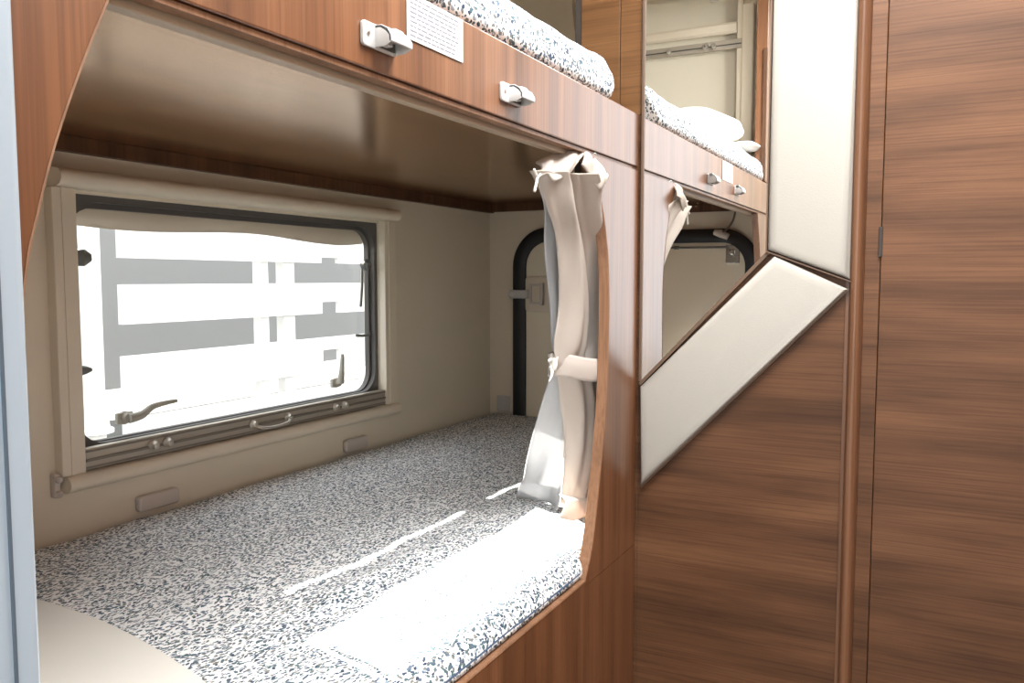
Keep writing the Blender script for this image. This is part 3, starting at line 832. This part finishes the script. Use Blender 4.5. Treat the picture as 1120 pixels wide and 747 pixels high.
tube(bm, spline([tuple(kp), tuple(kp + Vector((-.004, 0, -.010))), tuple(kp + Vector((-.010, 0, -.022)))], 8), .0022, 6)
new_obj('tie_string', bm, M['pillow'], cur, smooth=0)
bm = bmesh.new(); kp = Vector(ray_pt(650, 174, .505))
tube(bm, [tuple(kp + Vector((.010 * math.cos(2 * math.pi * k / 16), 0, .010 * math.sin(2 * math.pi * k / 16)))) for k in range(16)], .0018, 6, closed=True)
new_obj('curtain_ring', bm, M['chrome'], cur, smooth=0)

# ------------------------------------------------------------------ entrance door jamb (left edge of the view)
jm = structure(empty('trim_5', (.08, .22, ZF)))
bm = bmesh.new(); box(bm, .03, .170, .267, .309, ZF, .84, .004, 3); new_obj('jamb_profile', bm, M['jamb'], jm, smooth=40)
bm = bmesh.new(); box(bm, .1405, .1505, .2655, .2675, ZF, .84); box(bm, .1595, .1605, .2662, .2675, ZF, .84); box(bm, .050, .13, .2640, .2675, ZF, .84, .001); new_obj('jamb_groove', bm, M['jamb_dark'], jm)
bm = bmesh.new(); box(bm, .140, .151, .2620, .2655, -.19, -.13, .001); new_obj('striker', bm, M['rubber'], jm)

# ------------------------------------------------------------------ outside the window
YFe = 4.4
fe = thing('slat_fence', (4, YFe, ZF), 'white horizontal slat fence outside the lower bunk window', 'fence')
k_ = YFe / 2.2
for z0, z1, n0, n1 in ((.063, .187, .063, .085), (-.138, -.017, -.138, -.092), (-.370, -.235, -.345, -.285), (-.62, -.428, -.45, -.428)):
    bm = bmesh.new()
    if n0 == z0: o_ = [(1.685, z1), (1.685, z0), (2.60, z0), (2.60, n1), (2.70, n1), (2.70, z0), (4.7, z0), (4.7, z1)]
    elif n1 == z1: o_ = [(1.685, z1), (1.685, z0), (4.7, z0), (4.7, z1)]
    else: o_ = None
    if o_: prism(bm, [(a * k_, b * k_) for a, b in o_], 'xz', YFe, YFe + .03)
    else: ring_prism(bm, [(a * k_, b * k_) for a, b in ((1.685, z1), (1.685, z0), (4.7, z0), (4.7, z1))], [(a * k_, b * k_) for a, b in ((2.60, n1), (2.60, n0), (2.70, n0), (2.70, n1))], 'xz', YFe, YFe + .03)
    new_obj('slat', bm, M['slat'], fe)
for x0, x1 in ((2.285, 2.325), (2.405, 2.465)):
    bm = bmesh.new(); box(bm, x0 * k_, x1 * k_, YFe + .04, YFe + .12, ZF, .45, .004); new_obj('post', bm, M['slat'], fe)
po = thing('white_post', (3.15, YFe - .2, ZF), 'round white post with a flanged foot outside the window, left of the fence', 'post')
bm = bmesh.new(); cyl(bm, (3.02, YFe - .2, ZF), (3.02, YFe - .2, .42), .06, 24); new_obj('shaft', bm, M['slat'], po, smooth=40)
bm = bmesh.new(); lathe(bm, (3.02, YFe - .2, -.86), (0, 0, 1), [(0, .10), (.02, .10), (.03, .08), (.06, .075)], 24); new_obj('flange', bm, M['slat'], po, smooth=40)
SL = .5            # rise of the sun's ray per metre towards +y
YB = 8.0
def zb(zw): return zw + SL * (YB - W)
bd = thing('building', (4, YB, ZF), 'plain grey rendered building behind the white slat fence', 'building')
bm = bmesh.new(); box(bm, -6, 16, YB, YB + .06, ZF, zb(-.1745)); new_obj('wall', bm, M['building'], bd)
bm = bmesh.new(); box(bm, -6, 16, YB - .02, YB, zb(-.1698), zb(-.110) - .01); new_obj('sun_slit_bar', bm, M['building'], bd)  # added unseen bar; the slit below it shapes the sun streak on the mattress
for x, w_ in ((-5, .05), (0, .05), (2.755, .06), (3.30, .10), (3.55, .6), (7, .05), (11, .05)):
    bm = bmesh.new(); box(bm, x, x + w_, YB, YB + .03, zb(-.1745), zb(-.1698)); new_obj('sun_slit_stop', bm, M['building'], bd)  # added unseen stops that break up the sun streak
bm = bmesh.new(); box(bm, -12, 20, -12, 14, ZF - .30, ZF - .25)
structure(new_obj('ground', bm, M['pave']))

# ------------------------------------------------------------------ light
wd = bpy.data.worlds.new('sky'); S.world = wd; wd.use_nodes = True
bg = wd.node_tree.nodes['Background']; bg.inputs[0].default_value = (.93, .96, 1.0, 1); bg.inputs[1].default_value = 2.9
def portal(name, loc, rot, sx, sy):
    l = bpy.data.lights.new(name, 'AREA'); l.shape = 'RECTANGLE'; l.size = sx; l.size_y = sy; l.cycles.is_portal = True
    o = bpy.data.objects.new(name, l); C.objects.link(o); o.location = Vector(loc) + Vector((0, 0, ZO)); o.rotation_euler = rot; return o
portal('window_daylight', ((WX0 + WX1) / 2, W + .06, (WZ0 + WZ1) / 2), (math.radians(-90), 0, 0), WX1 - WX0, WZ1 - WZ0)
portal('roof_daylight', ((SKX0 + SKX1) / 2, (SKY0 + SKY1) / 2, ZC + .06), (0, 0, 0), SKX1 - SKX0, SKY1 - SKY0)
portal('doorway_daylight', (.03, -.05, -.18), (0, math.radians(-90), 0), 2.04, .70)
al = bpy.data.lights.new('skylight', 'AREA'); al.shape = 'RECTANGLE'; al.size = SKX1 - SKX0 - .02; al.size_y = SKY1 - SKY0 - .02; al.energy = 34; al.color = (1, .985, .96)
ao = bpy.data.objects.new('skylight', al); C.objects.link(ao); ao.location = ((SKX0 + SKX1) / 2, (SKY0 + SKY1) / 2, ZC + .03 + ZO)
sl = bpy.data.lights.new('sun', 'SUN'); sl.energy = 45; sl.angle = .0006; sl.color = (1, .95, .87)
so = bpy.data.objects.new('sun', sl); C.objects.link(so)
d = Vector((-.27, -1, -SL)); so.rotation_euler = d.to_track_quat('-Z', 'Y').to_euler(); so.location = (3, 6, 5)

# ------------------------------------------------------------------ camera and view
cam = bpy.data.cameras.new('camera'); co = bpy.data.objects.new('camera', cam); C.objects.link(co)
cam.sensor_width = 36; cam.lens = F_PX / 1120 * 36; cam.clip_start = .02
mw = Matrix.Identity(4)
for i in range(3):
    mw[i][0], mw[i][1], mw[i][2] = RT[i], UP[i], -FW[i]
mw[0][3], mw[1][3], mw[2][3] = 0, 0, ZO
co.matrix_world = mw; S.camera = co
S.view_settings.view_transform = 'Standard'; S.view_settings.look = 'None'; S.view_settings.gamma = 1; S.view_settings.use_curve_mapping = False
S.view_settings.exposure = 0.26
S.cycles.max_bounces = 10; S.cycles.diffuse_bounces = 5; S.cycles.glossy_bounces = 6; S.cycles.transparent_max_bounces = 12
S.cycles.sample_clamp_indirect = 6; S.cycles.use_denoising = True
for o in bpy.data.objects:
    if '_b' in o: del o['_b']
